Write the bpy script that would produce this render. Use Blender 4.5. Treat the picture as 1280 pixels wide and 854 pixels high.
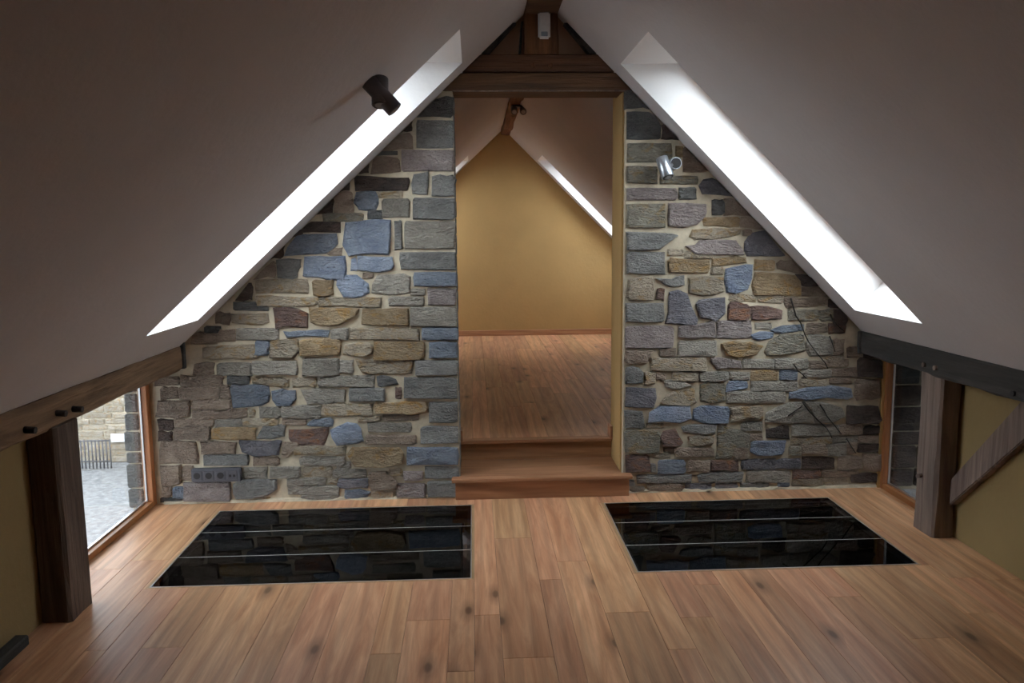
import bpy, bmesh, math, random
from mathutils import Vector, Matrix

for o in list(bpy.data.objects):
    bpy.data.objects.remove(o)
C = bpy.context.scene.collection
scene = bpy.context.scene
R = random.Random(7)

# ------------------------------------------------------------------ camera
F_PX, PITCH, YAW, ROLL = 1013.0, math.radians(7.496), math.radians(2.643), math.radians(-0.549)
CAM = Vector((-0.092, -4.9, 1.618))
_f = Vector((math.sin(YAW) * math.cos(PITCH), math.cos(YAW) * math.cos(PITCH), -math.sin(PITCH)))
_r = Vector((math.cos(YAW), -math.sin(YAW), 0))
_u = _r.cross(_f)
RIGHT = math.cos(ROLL) * _r + math.sin(ROLL) * _u
UP = -math.sin(ROLL) * _r + math.cos(ROLL) * _u
FWD = _f
cam_data = bpy.data.cameras.new('camera')
cam_data.sensor_width = 36.0
cam_data.lens = F_PX * 36.0 / 1280.0
cam_data.clip_start = 0.05
cam = bpy.data.objects.new('camera', cam_data)
C.objects.link(cam)
mw = Matrix.Identity(4)
for i in range(3):
    mw[i][0], mw[i][1], mw[i][2], mw[i][3] = RIGHT[i], UP[i], -FWD[i], CAM[i]
cam.matrix_world = mw
scene.camera = cam

# ------------------------------------------------------------------ light
world = bpy.data.worlds.new('overcast_sky')
scene.world = world
world.use_nodes = True
bg = world.node_tree.nodes['Background']
bg.inputs['Color'].default_value = (0.935, 0.962, 1.0, 1)
bg.inputs['Strength'].default_value = 8.8
scene.view_settings.view_transform = 'Standard'
scene.view_settings.look = 'None'
scene.view_settings.exposure = 0.0
scene.view_settings.gamma = 1.0
scene.view_settings.use_curve_mapping = False
scene.cycles.max_bounces = 14
scene.cycles.diffuse_bounces = 8
scene.cycles.glossy_bounces = 6
scene.cycles.transparent_max_bounces = 12
scene.cycles.use_denoising = True
scene.cycles.sample_clamp_indirect = 6.0

# ------------------------------------------------------------------ geometry of the roof
NL, CL = (-0.680, 0.733), 1.9747      # left slope  : nx*x + nz*z = c (inner face)
NR, CR = (0.7071, 0.7071), 2.3439     # right slope


def zl(x):
    return (CL - NL[0] * x) / NL[1]


def zr(x):
    return (CR - NR[0] * x) / NR[1]


def xl(z):
    return (CL - NL[1] * z) / NL[0]


def xr(z):
    return (CR - NR[1] * z) / NR[0]


def ray(u, v):
    return RIGHT * ((u - 640) / F_PX) + UP * ((427 - v) / F_PX) + FWD


def on_y(u, v, y=0.0):
    d = ray(u, v)
    return CAM + d * ((y - CAM.y) / d.y)


# ------------------------------------------------------------------ materials
def new_mat(name):
    m = bpy.data.materials.new(name)
    m.use_nodes = True
    nt = m.node_tree
    return m, nt, nt.nodes, nt.links, nt.nodes['Principled BSDF']


def node(nt, kind, **kw):
    n = nt.nodes.new(kind)
    for k, v in kw.items():
        setattr(n, k, v)
    return n


def mixcol(nt, fac, a, b, blend='MIX'):
    n = nt.nodes.new('ShaderNodeMix')
    n.data_type = 'RGBA'
    n.blend_type = blend
    for sock, val in ((n.inputs[0], fac), (n.inputs[6], a), (n.inputs[7], b)):
        if hasattr(val, 'is_output'):
            nt.links.new(val, sock)
        else:
            sock.default_value = val if isinstance(val, (int, float)) else (*val, 1)
    return n.outputs[2]


def ramp(nt, src, stops):
    n = nt.nodes.new('ShaderNodeValToRGB')
    els = n.color_ramp.elements
    while len(els) < len(stops):
        els.new(0.5)
    for e, (p, c) in zip(els, stops):
        e.position = p
        e.color = (c, c, c, 1) if isinstance(c, (int, float)) else (*c, 1)
    nt.links.new(src, n.inputs[0])
    return n.outputs[0]


def noise(nt, vec, scale, detail=4, rough=0.55, dist=0.0):
    n = nt.nodes.new('ShaderNodeTexNoise')
    n.inputs['Scale'].default_value = scale
    n.inputs['Detail'].default_value = detail
    n.inputs['Roughness'].default_value = rough
    n.inputs['Distortion'].default_value = dist
    nt.links.new(vec, n.inputs['Vector'])
    return n.outputs[0]


def position(nt, scale=(1, 1, 1), shift=None):
    g = nt.nodes.new('ShaderNodeNewGeometry')
    mp = nt.nodes.new('ShaderNodeMapping')
    mp.inputs['Scale'].default_value = scale
    nt.links.new(g.outputs['Position'], mp.inputs['Vector'])
    if shift is not None:
        nt.links.new(shift, mp.inputs['Location'])
    return mp.outputs[0]


def random_vec(nt, k=37.0):
    oi = nt.nodes.new('ShaderNodeObjectInfo')
    m = nt.nodes.new('ShaderNodeMath')
    m.operation = 'MULTIPLY'
    m.inputs[1].default_value = k
    nt.links.new(oi.outputs['Random'], m.inputs[0])
    c = nt.nodes.new('ShaderNodeCombineXYZ')
    for i in range(3):
        nt.links.new(m.outputs[0], c.inputs[i])
    return c.outputs[0], oi.outputs['Random']


def bump(nt, bsdf, height, strength, dist):
    b = nt.nodes.new('ShaderNodeBump')
    b.inputs['Strength'].default_value = strength
    b.inputs['Distance'].default_value = dist
    nt.links.new(height, b.inputs['Height'])
    nt.links.new(b.outputs[0], bsdf.inputs['Normal'])


def plaster(name, col, var=0.06, rough=0.9, scale=3.0):
    m, nt, N, L, B = new_mat(name)
    p = position(nt)
    n1 = noise(nt, p, scale, 5, 0.6)
    lo = tuple(c * (1 - var) for c in col)
    hi = tuple(min(1, c * (1 + var)) for c in col)
    L.new(mixcol(nt, ramp(nt, n1, [(0.3, 0.0), (0.7, 1.0)]), lo, hi), B.inputs['Base Color'])
    B.inputs['Roughness'].default_value = rough
    bump(nt, B, noise(nt, p, 25, 5, 0.6), 0.25, 0.01)
    return m


def plain(name, col, rough=0.5, metal=0.0):
    m, nt, N, L, B = new_mat(name)
    p = position(nt)
    n1 = noise(nt, p, 40, 3)
    L.new(mixcol(nt, n1, tuple(c * 0.9 for c in col), tuple(min(1, c * 1.1) for c in col)), B.inputs['Base Color'])
    B.inputs['Roughness'].default_value = rough
    B.inputs['Metallic'].default_value = metal
    return m


def stone_mat(name, a, b, c=None):
    """a weathered stone: two tones, an optional stain, layered relief"""
    m, nt, N, L, B = new_mat(name)
    sh, rnd = random_vec(nt)
    p = position(nt, (1, 1, 1.6), sh)
    n1 = noise(nt, p, 7, 6, 0.65, 0.6)
    col = mixcol(nt, ramp(nt, n1, [(0.35, 0.0), (0.65, 1.0)]), a, b)
    if c:
        n2 = noise(nt, p, 11, 4, 0.6, 1.0)
        col = mixcol(nt, ramp(nt, n2, [(0.52, 0.0), (0.66, 0.8)]), col, c)
    tone = node(nt, 'ShaderNodeMapRange')
    tone.inputs[3].default_value = 1.08
    tone.inputs[4].default_value = 1.58
    L.new(rnd, tone.inputs[0])
    hsv = node(nt, 'ShaderNodeHueSaturation')
    L.new(col, hsv.inputs['Color'])
    L.new(tone.outputs[0], hsv.inputs['Value'])
    fine = noise(nt, p, 70, 4, 0.7)
    L.new(mixcol(nt, 0.45, hsv.outputs[0], ramp(nt, fine, [(0.25, 0.35), (0.75, 1.0)]), 'MULTIPLY'), B.inputs['Base Color'])
    B.inputs['Roughness'].default_value = 0.85
    lay_ = position(nt, (1, 1, 3.0), sh)
    big = noise(nt, lay_, 9, 3, 0.5, 1.5)
    rid = node(nt, 'ShaderNodeMath', operation='PINGPONG')      # sharp split ridges
    rid.inputs[1].default_value = 0.12
    L.new(big, rid.inputs[0])
    md = node(nt, 'ShaderNodeMath', operation='MULTIPLY_ADD')
    md.inputs[1].default_value = 2.2
    L.new(rid.outputs[0], md.inputs[0])
    L.new(noise(nt, p, 38, 5, 0.7), md.inputs[2])
    bump(nt, B, md.outputs[0], 1.0, 0.055)
    return m


def wood(name, dark, light, axis, rough=0.6, grain=1.0, bumpy=0.3, knots=True, tone=(0.8, 1.18), spec=0.4):
    """grain runs along the given axis; tone and figure differ from one piece to the next"""
    m, nt, N, L, B = new_mat(name)
    sh, rnd = random_vec(nt, 53.0)
    s = [11.0 * grain] * 3
    s['xyz'.index(axis)] = 0.9 * grain
    p = position(nt, tuple(s), sh)
    n1 = noise(nt, p, 1.0, 6, 0.6, 2.2)
    s2 = [60.0] * 3
    s2['xyz'.index(axis)] = 2.2
    p2 = position(nt, tuple(s2), sh)
    n2 = noise(nt, p2, 1.0, 5, 0.7, 0.6)
    wv = node(nt, 'ShaderNodeTexWave', wave_type='RINGS', rings_direction='Y')
    s3 = [7.0] * 3
    s3['xyz'.index(axis)] = 0.55
    L.new(position(nt, tuple(s3), sh), wv.inputs['Vector'])
    wv.inputs['Scale'].default_value = 0.75
    wv.inputs['Distortion'].default_value = 6.0
    wv.inputs['Detail'].default_value = 2.0
    wv.inputs['Detail Scale'].default_value = 0.8
    col = mixcol(nt, ramp(nt, n1, [(0.3, 0.0), (0.7, 1.0)]), dark, light)
    col = mixcol(nt, 0.30, col, ramp(nt, wv.outputs[0], [(0.0, 0.45), (0.5, 1.0)]), 'MULTIPLY')
    col = mixcol(nt, 0.45, col, ramp(nt, n2, [(0.3, 0.5), (0.65, 1.0)]), 'MULTIPLY')
    if knots:
        s4 = [4.0] * 3
        s4['xyz'.index(axis)] = 1.6
        v = node(nt, 'ShaderNodeTexVoronoi', voronoi_dimensions='2D')
        v.inputs['Scale'].default_value = 0.8
        L.new(position(nt, tuple(s4), sh), v.inputs['Vector'])
        k = ramp(nt, v.outputs['Distance'], [(0.03, 0.92), (0.06, 0.45), (0.16, 0.0)])
        sep = node(nt, 'ShaderNodeSeparateColor')
        L.new(v.outputs['Color'], sep.inputs[0])
        some = node(nt, 'ShaderNodeMath', operation='GREATER_THAN')     # only some cells hold a knot
        some.inputs[1].default_value = 0.6
        L.new(sep.outputs[0], some.inputs[0])
        kk = node(nt, 'ShaderNodeMath', operation='MULTIPLY')
        L.new(k, kk.inputs[0])
        L.new(some.outputs[0], kk.inputs[1])
        col = mixcol(nt, kk.outputs[0], col, tuple(c * 0.25 for c in dark))
    tn = node(nt, 'ShaderNodeMapRange')
    tn.inputs[3].default_value, tn.inputs[4].default_value = tone
    L.new(rnd, tn.inputs[0])
    hue = node(nt, 'ShaderNodeMath', operation='FRACT')
    mm = node(nt, 'ShaderNodeMath', operation='MULTIPLY')
    mm.inputs[1].default_value = 17.31
    L.new(rnd, mm.inputs[0])
    L.new(mm.outputs[0], hue.inputs[0])
    hr = node(nt, 'ShaderNodeMapRange')
    hr.inputs[3].default_value, hr.inputs[4].default_value = 0.490, 0.505
    L.new(hue.outputs[0], hr.inputs[0])
    hsv = node(nt, 'ShaderNodeHueSaturation')
    L.new(col, hsv.inputs['Color'])
    L.new(tn.outputs[0], hsv.inputs['Value'])
    L.new(hr.outputs[0], hsv.inputs['Hue'])
    L.new(hsv.outputs[0], B.inputs['Base Color'])
    B.inputs['Roughness'].default_value = rough
    B.inputs['Specular IOR Level'].default_value = spec
    bump(nt, B, mixcol(nt, 0.5, n1, n2), bumpy, 0.02 if bumpy > 0.4 else 0.004)
    return m


def thin_glass(name, tint=(0.93, 0.96, 0.97), rough=0.0, ior=1.5):
    m = bpy.data.materials.new(name)
    m.use_nodes = True
    nt = m.node_tree
    nt.nodes.clear()
    out = nt.nodes.new('ShaderNodeOutputMaterial')
    mix = nt.nodes.new('ShaderNodeMixShader')
    tr = nt.nodes.new('ShaderNodeBsdfTransparent')
    tr.inputs[0].default_value = (*tint, 1)
    gl = nt.nodes.new('ShaderNodeBsdfGlossy')
    gl.inputs['Roughness'].default_value = rough
    lw = nt.nodes.new('ShaderNodeLayerWeight')
    lw.inputs[0].default_value = 0.5
    pw = node(nt, 'ShaderNodeMath', operation='POWER')
    pw.inputs[1].default_value = 5.0
    nt.links.new(lw.outputs['Facing'], pw.inputs[0])
    f0 = ((ior - 1) / (ior + 1)) ** 2
    fr = node(nt, 'ShaderNodeMath', operation='MULTIPLY_ADD')
    fr.inputs[1].default_value = 1 - f0
    fr.inputs[2].default_value = f0
    nt.links.new(pw.outputs[0], fr.inputs[0])
    nt.links.new(fr.outputs[0], mix.inputs[0])
    nt.links.new(tr.outputs[0], mix.inputs[1])
    nt.links.new(gl.outputs[0], mix.inputs[2])
    nt.links.new(mix.outputs[0], out.inputs[0])
    return m


M = {}
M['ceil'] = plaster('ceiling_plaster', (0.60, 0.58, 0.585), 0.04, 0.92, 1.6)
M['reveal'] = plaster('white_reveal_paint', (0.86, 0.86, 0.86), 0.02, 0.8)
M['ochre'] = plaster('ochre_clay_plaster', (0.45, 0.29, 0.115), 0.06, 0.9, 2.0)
M['knee'] = plaster('olive_plaster_dimmed', (0.30, 0.215, 0.095), 0.08, 0.9, 2.0)  # olive tint, with the dimness of the low walls darkened into the colour
M['mortar'] = plaster('lime_mortar', (0.54, 0.475, 0.355), 0.22, 0.95, 14.0)
M['oak'] = wood('oak_plank', (0.50, 0.235, 0.112), (0.76, 0.445, 0.25), 'y', 0.40, 1.0, 0.12, True, (0.78, 1.14))
M['gableplaster'] = plaster('brown_plaster', (0.40, 0.25, 0.17), 0.08, 0.9)
M['oak_x'] = wood('oak_board_across', (0.35, 0.165, 0.08), (0.52, 0.28, 0.145), 'x', 0.45, 1.0, 0.12, False)
M['beam_far'] = wood('orange_brown_timber', (0.14, 0.065, 0.028), (0.36, 0.19, 0.09), 'y', 0.8, 0.9, 0.8)
M['beam_post'] = wood('dark_timber_upright', (0.06, 0.042, 0.032), (0.19, 0.135, 0.10), 'z', 0.8, 0.9, 0.8)  # dark wood, taken darker still for the left post's shadowed face
M['beam_y'] = wood('old_timber_lengthwise', (0.12, 0.072, 0.04), (0.38, 0.25, 0.145), 'y', 0.8, 0.9, 0.8)
M['beam_dark'] = wood('old_dark_timber', (0.03, 0.03, 0.03), (0.085, 0.08, 0.072), 'y', 0.8, 0.9, 0.8)
M['beam_x'] = wood('old_timber_across', (0.075, 0.04, 0.022), (0.22, 0.115, 0.058), 'x', 0.8, 0.9, 0.8)
M['beam_z'] = wood('old_timber_upright', (0.16, 0.115, 0.095), (0.34, 0.26, 0.21), 'z', 0.8, 0.9, 0.8)
M['beam_zr'] = wood('brown_timber_upright', (0.10, 0.045, 0.02), (0.27, 0.125, 0.055), 'z', 0.8, 0.9, 0.8)
M['pine'] = wood('varnished_window_wood', (0.34, 0.14, 0.045), (0.50, 0.22, 0.075), 'y', 0.4, 1.0, 0.1, False)
M['pine_z'] = wood('varnished_window_wood_upright', (0.34, 0.14, 0.045), (0.50, 0.22, 0.075), 'z', 0.4, 1.0, 0.1, False)
M['glass'] = thin_glass('window_glass')
M['side_glass'] = thin_glass('dusty_window_glass', (0.74, 0.77, 0.79))
M['floor_glass'] = thin_glass('smoked_floor_glass', (0.08, 0.11, 0.15), 0.03, 1.45)
M['steel'] = plain('brushed_steel', (0.62, 0.62, 0.62), 0.35, 0.9)
M['silver'] = plain('silver_lamp_metal', (0.52, 0.56, 0.62), 0.32, 0.8)
M['black'] = plain('dark_lamp_metal', (0.15, 0.15, 0.165), 0.5, 0.1)
M['lens'] = plain('lamp_lens', (0.25, 0.26, 0.27), 0.2)
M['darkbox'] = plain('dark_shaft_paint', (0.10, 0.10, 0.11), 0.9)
M['socket'] = plain('anthracite_plastic', (0.085, 0.085, 0.10), 0.45)
M['hole'] = plain('black_plastic', (0.012, 0.012, 0.014), 0.5)
M['white'] = plain('white_plastic', (0.72, 0.73, 0.74), 0.5)
M['bluegrey'] = plain('blue_grey_plastic', (0.30, 0.36, 0.44), 0.3)
M['silicone'] = plain('pale_silicone', (0.60, 0.60, 0.58), 0.5)
M['stem'] = plain('dry_stem_bark', (0.03, 0.024, 0.018), 0.9)
M['gravel'] = plaster('pale_gravel', (0.21, 0.21, 0.212), 0.4, 0.95, 9.0)
M['paper'] = plain('white_paper', (0.82, 0.82, 0.82), 0.8)
M['iron'] = plain('grey_iron', (0.12, 0.12, 0.13), 0.6, 0.5)
M['roof'] = plain('roof_slate', (0.10, 0.10, 0.11), 0.8)
M['yardstone'] = stone_mat('yard_wall_stone', (0.42, 0.34, 0.23), (0.55, 0.50, 0.42), (0.45, 0.28, 0.12))
# stones of the gable, by kind
S = {
    'b': stone_mat('blue_slate', (0.225, 0.275, 0.38), (0.36, 0.415, 0.50)),
    'B': stone_mat('steel_blue_slate', (0.16, 0.195, 0.25), (0.26, 0.295, 0.345)),
    's': stone_mat('grey_slate', (0.195, 0.195, 0.187), (0.315, 0.312, 0.295)),
    'G': stone_mat('dark_slate', (0.105, 0.108, 0.106), (0.19, 0.192, 0.186)),
    'g': stone_mat('grey_sandstone', (0.28, 0.255, 0.215), (0.43, 0.40, 0.34)),
    't': stone_mat('tan_sandstone', (0.345, 0.285, 0.21), (0.49, 0.425, 0.325), (0.40, 0.26, 0.11)),
    'o': stone_mat('ochre_sandstone', (0.305, 0.215, 0.12), (0.46, 0.35, 0.215), (0.44, 0.25, 0.07)),
    'n': stone_mat('brown_sandstone', (0.255, 0.19, 0.145), (0.385, 0.305, 0.235)),
    'v': stone_mat('olive_sandstone', (0.235, 0.215, 0.17), (0.37, 0.345, 0.28), (0.34, 0.24, 0.11)),
    'p': stone_mat('mauve_sandstone', (0.27, 0.225, 0.215), (0.40, 0.345, 0.325)),
    'r': stone_mat('red_ironstone', (0.14, 0.088, 0.075), (0.27, 0.18, 0.15), (0.30, 0.13, 0.06)),
    'k': stone_mat('black_brown_stone', (0.06, 0.045, 0.04), (0.13, 0.092, 0.075)),
    'm': stone_mat('purple_slate', (0.135, 0.133, 0.155), (0.24, 0.23, 0.25)),
}

# ------------------------------------------------------------------ object helpers
ORIGIN = {}


def link(name, bm, mat, parent=None, centre=True, smooth=False):
    me = bpy.data.meshes.new(name)
    bmesh.ops.recalc_face_normals(bm, faces=bm.faces[:])
    off = Vector((0, 0, 0))
    if centre:
        xs = [v.co for v in bm.verts]
        lo = Vector((min(c.x for c in xs), min(c.y for c in xs), min(c.z for c in xs)))
        hi = Vector((max(c.x for c in xs), max(c.y for c in xs), max(c.z for c in xs)))
        off = Vector(((lo.x + hi.x) / 2, (lo.y + hi.y) / 2, lo.z))
        for v in bm.verts:
            v.co -= off
    bm.to_mesh(me)
    bm.free()
    if smooth:
        for p in me.polygons:
            p.use_smooth = True
    for mt in (mat if isinstance(mat, (list, tuple)) else [mat]):
        me.materials.append(mt)
    o = bpy.data.objects.new(name, me)
    C.objects.link(o)
    o.location = off
    ORIGIN[o.name] = off
    if parent:
        o.parent = parent
        o.matrix_parent_inverse = Matrix.Translation(-ORIGIN[parent.name])
    return o


def tag(o, label, cat, group=None):
    o['label'] = label
    o['category'] = cat
    if group:
        o['group'] = group
    return o


def struct(o):
    o['kind'] = 'structure'
    return o


def thing(name, loc, label, cat, group=None):
    o = bpy.data.objects.new(name, None)
    o.empty_display_size = 0.05
    C.objects.link(o)
    o.location = loc
    ORIGIN[o.name] = Vector(loc)
    return tag(o, label, cat, group)


def bm_box(bm, x0, x1, y0, y1, z0, z1):
    vs = [bm.verts.new((x, y, z)) for x in (x0, x1) for y in (y0, y1) for z in (z0, z1)]
    for f in ((0, 1, 3, 2), (4, 6, 7, 5), (0, 4, 5, 1), (2, 3, 7, 6), (0, 2, 6, 4), (1, 5, 7, 3)):
        bm.faces.new([vs[i] for i in f])
    return vs


def box(name, x0, x1, y0, y1, z0, z1, mat, parent=None, bevel=0.0, seg=1, centre=True):
    bm = bmesh.new()
    bm_box(bm, x0, x1, y0, y1, z0, z1)
    if bevel:
        bmesh.ops.bevel(bm, geom=bm.edges[:], offset=bevel, segments=seg, affect='EDGES')
    return link(name, bm, mat, parent, centre)


def prism_y(name, poly, y0, y1, mat, parent=None, centre=True, bevel=0.0):
    """polygon given in x,z pulled along y"""
    bm = bmesh.new()
    a = [bm.verts.new((x, y0, z)) for x, z in poly]
    b = [bm.verts.new((x, y1, z)) for x, z in poly]
    bm.faces.new(a)
    bm.faces.new(b[::-1])
    n = len(poly)
    for i in range(n):
        j = (i + 1) % n
        bm.faces.new((a[i], b[i], b[j], a[j]))
    if bevel:
        bmesh.ops.bevel(bm, geom=bm.edges[:], offset=bevel, segments=1, affect='EDGES')
    return link(name, bm, mat, parent, centre)


def rough_beam(name, p0, p1, w, h, mat, parent=None, jit=0.008, step=0.12, up=(0, 0, 1), chamfer=0.014, seed=0):
    """hand-hewn timber from p0 to p1: a chamfered section whose sides wander"""
    rr = random.Random(seed or name)
    p0, p1 = Vector(p0), Vector(p1)
    d = (p1 - p0)
    ln = d.length
    d.normalize()
    upv = Vector(up)
    sx = d.cross(upv).normalized()
    sz = sx.cross(d).normalized()
    c = chamfer
    prof = [(-w / 2 + c, -h / 2), (0, -h / 2), (w / 2 - c, -h / 2), (w / 2, -h / 2 + c), (w / 2, 0), (w / 2, h / 2 - c), (w / 2 - c, h / 2), (0, h / 2),
            (-w / 2 + c, h / 2), (-w / 2, h / 2 - c), (-w / 2, 0), (-w / 2, -h / 2 + c)]
    n = max(2, int(ln / step))
    bm = bmesh.new()
    rings = []
    wob = [[rr.uniform(-1, 1) for _ in prof] for _ in range(n + 1)]
    for i in range(n + 1):
        base = p0 + d * (ln * i / n)
        ring = []
        for k, (a, b) in enumerate(prof):
            q = wob[i][k] * jit
            ring.append(bm.verts.new(base + sx * (a + q * 0.7) + sz * (b + q)))
        rings.append(ring)
    m = len(prof)
    for i in range(n):
        for k in range(m):
            bm.faces.new((rings[i][k], rings[i][(k + 1) % m], rings[i + 1][(k + 1) % m], rings[i + 1][k]))
    bm.faces.new(rings[0])
    bm.faces.new(rings[-1])
    return link(name, bm, mat, parent, True, False)


def cyl(name, p0, p1, r0, mat, parent=None, seg=28, r1=None, bevel=0.0, smooth=True):
    p0, p1 = Vector(p0), Vector(p1)
    r1 = r0 if r1 is None else r1
    d = (p1 - p0).normalized()
    a = d.orthogonal().normalized()
    b = d.cross(a)
    bm = bmesh.new()
    st = [(p0, r0 - bevel), (p0 + d * bevel, r0), (p1 - d * bevel, r1), (p1, r1 - bevel)] if bevel else [(p0, r0), (p1, r1)]
    rings = []
    for q, r in st:
        rings.append([bm.verts.new(q + a * (r * math.cos(2 * math.pi * k / seg)) + b * (r * math.sin(2 * math.pi * k / seg))) for k in range(seg)])
    for i in range(len(rings) - 1):
        for k in range(seg):
            bm.faces.new((rings[i][k], rings[i][(k + 1) % seg], rings[i + 1][(k + 1) % seg], rings[i + 1][k]))
    bm.faces.new(rings[0])
    bm.faces.new(rings[-1])
    o = link(name, bm, mat, parent)
    if smooth:
        for p in o.data.polygons:
            p.use_smooth = len(p.vertices) == 4
    return o


def tube(name, pts, r0, r1, mat, parent=None, seg=5):
    bm = bmesh.new()
    rings = []
    pts = [Vector(p) for p in pts]
    n = len(pts)
    for i, p in enumerate(pts):
        d = (pts[min(i + 1, n - 1)] - pts[max(i - 1, 0)]).normalized()
        a = d.cross(Vector((0, 1, 0))).normalized()
        b = d.cross(a)
        r = r0 + (r1 - r0) * i / (n - 1)
        rings.append([bm.verts.new(p + a * (r * math.cos(2 * math.pi * k / seg)) + b * (r * math.sin(2 * math.pi * k / seg))) for k in range(seg)])
    for i in range(n - 1):
        for k in range(seg):
            bm.faces.new((rings[i][k], rings[i][(k + 1) % seg], rings[i + 1][(k + 1) % seg], rings[i + 1][k]))
    bm.faces.new(rings[0])
    bm.faces.new(rings[-1])
    return link(name, bm, mat, parent, True, True)


# ------------------------------------------------------------------ ceilings with their skylight openings
Y_REAR, Y_FAR = -8.5, 5.95
SLAB = 0.32
Z_HOLE0, Z_HOLE1 = 1.155, 2.565
HOLES_L = [(-0.985, -0.245), (5.02, 5.72)]
HOLES_R = [(-0.945, -0.215), (5.02, 5.72)]


def slope_slab(name, side, holes, x_eave):
    nx, nz = (NL if side < 0 else NR)
    fx = xl if side < 0 else xr
    zf = zl if side < 0 else zr
    nrm = Vector((nx, 0, nz))
    x_apex = 0.323
    inner = [(x_eave, zf(x_eave)), (fx(Z_HOLE0), Z_HOLE0), (fx(Z_HOLE1), Z_HOLE1), (x_apex, zf(x_apex))]

    def out_pt(p):
        return (p[0] + nx * SLAB, p[1] + nz * SLAB)
    o_top = (inner[2][0] + side * SLAB / abs(nx), Z_HOLE1 + 0.004)      # the head reveal is level, the foot reveal square to the slope
    ap = (x_apex, inner[3][1] + SLAB / nz)
    outer = [(x_eave, inner[0][1] + SLAB / nz), out_pt(inner[1]), o_top, ap]
    ys = [Y_REAR] + [v for h in holes for v in h] + [Y_FAR + 0.35]
    bm = bmesh.new()
    vi = [[bm.verts.new((p[0], y, p[1])) for p in inner] for y in ys]
    vo = [[bm.verts.new((p[0], y, p[1])) for p in outer] for y in ys]
    for j in range(len(ys) - 1):
        hole = j % 2 == 1
        for i in range(3):
            if hole and i == 1:
                continue
            f = bm.faces.new((vi[j][i], vi[j][i + 1], vi[j + 1][i + 1], vi[j + 1][i]))
            g = bm.faces.new((vo[j][i], vo[j][i + 1], vo[j + 1][i + 1], vo[j + 1][i]))
            g.material_index = 2
        if hole:
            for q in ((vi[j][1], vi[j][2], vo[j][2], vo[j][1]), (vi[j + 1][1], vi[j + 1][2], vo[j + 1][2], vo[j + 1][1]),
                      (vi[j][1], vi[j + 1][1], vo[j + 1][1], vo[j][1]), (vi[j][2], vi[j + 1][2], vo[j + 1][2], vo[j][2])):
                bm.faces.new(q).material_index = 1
        bm.faces.new((vi[j][0], vi[j + 1][0], vo[j + 1][0], vo[j][0])).material_index = 2
    for j in (0, len(ys) - 1):
        for i in range(3):
            bm.faces.new((vi[j][i], vi[j][i + 1], vo[j][i + 1], vo[j][i]))
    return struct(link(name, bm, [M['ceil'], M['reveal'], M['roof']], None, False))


ceiling_left = slope_slab('ceiling_left', -1, HOLES_L, -2.02)
ceiling_right = slope_slab('ceiling_right', 1, HOLES_R, 2.42)


def roof_window(num, side, y0, y1):
    """timber sash and pane at the outer end of a skylight opening"""
    nx, nz = (NL if side < 0 else NR)
    fx = xl if side < 0 else xr
    lo = Vector((fx(Z_HOLE0), 0, Z_HOLE0))
    hi = Vector((fx(Z_HOLE1), 0, Z_HOLE1))
    d = (hi - lo).normalized()
    n = Vector((nx, 0, nz))
    ln = (hi - lo).length - 0.235

    def slab(bm, s0, s1, ya, yb, h0, h1):
        vs = []
        for s in (s0, s1):
            for y in (ya, yb):
                for h in (h0, h1):
                    q = lo + d * s + n * h
                    vs.append(bm.verts.new((q.x, y, q.z)))
        for f in ((0, 1, 3, 2), (4, 6, 7, 5), (0, 4, 5, 1), (2, 3, 7, 6), (0, 2, 6, 4), (1, 5, 7, 3)):
            bm.faces.new([vs[i] for i in f])
    bm = bmesh.new()
    w = 0.05
    slab(bm, 0.0, ln, y0, y0 + w, 0.235, 0.30)
    slab(bm, 0.0, ln, y1 - w, y1, 0.235, 0.30)
    slab(bm, 0.0, w, y0 + w, y1 - w, 0.235, 0.30)
    slab(bm, ln - w, ln, y0 + w, y1 - w, 0.235, 0.30)
    fr = struct(link('window_%d' % num, bm, M['pine'], None, False))
    bm = bmesh.new()
    slab(bm, w, ln - w, y0 + w, y1 - w, 0.272, 0.278)
    link('pane', bm, M['glass'], fr)
    bm = bmesh.new()
    slab(bm, ln - w - 0.03, ln - w - 0.005, (y0 + y1) / 2 - 0.06, (y0 + y1) / 2 + 0.06, 0.215, 0.237)
    link('handle', bm, M['steel'], fr)


num = 1
for side, holes in ((-1, HOLES_L), (1, HOLES_R)):
    for (a, b) in holes:
        roof_window(num, side, a, b)
        num += 1

# ------------------------------------------------------------------ floor: sub-floor with two wells, planks on it
LP = (-1.623, -0.131, -1.214, -0.166)
RP = (0.680, 2.055, -1.198, -0.193)
bm = bmesh.new()
xs = [-2.13, LP[0] + .02, LP[1] - .02, RP[0] + .02, RP[1] - .02, 2.85]
bm_box(bm, xs[0], xs[1], Y_REAR, 0.0, -0.30, -0.021)
bm_box(bm, xs[2], xs[3], Y_REAR, 0.0, -0.30, -0.021)
bm_box(bm, xs[4], xs[5], Y_REAR, 0.0, -0.30, -0.021)
for (a, b, P) in ((xs[1], xs[2], LP), (xs[3], xs[4], RP)):
    bm_box(bm, a, b, Y_REAR, P[2] + .02, -0.30, -0.021)
    bm_box(bm, a, b, P[3] - .02, 0.0, -0.30, -0.021)
floor = struct(link('floor', bm, M['darkbox'], None, False))


def plank(x0, x1, y0, y1, z0, z1, parent, mat=None):
    g = 0.0005
    bm = bmesh.new()
    vs = bm_box(bm, x0 + g, x1 - g, y0 + g, y1 - g, z0, z1)
    top = [e for e in bm.edges if all(abs(v.co.z - z1) < 1e-6 for v in e.verts)]
    bmesh.ops.bevel(bm, geom=top, offset=0.0010, segments=1, affect='EDGES')
    return link('plank', bm, mat or M['oak'], parent)


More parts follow.
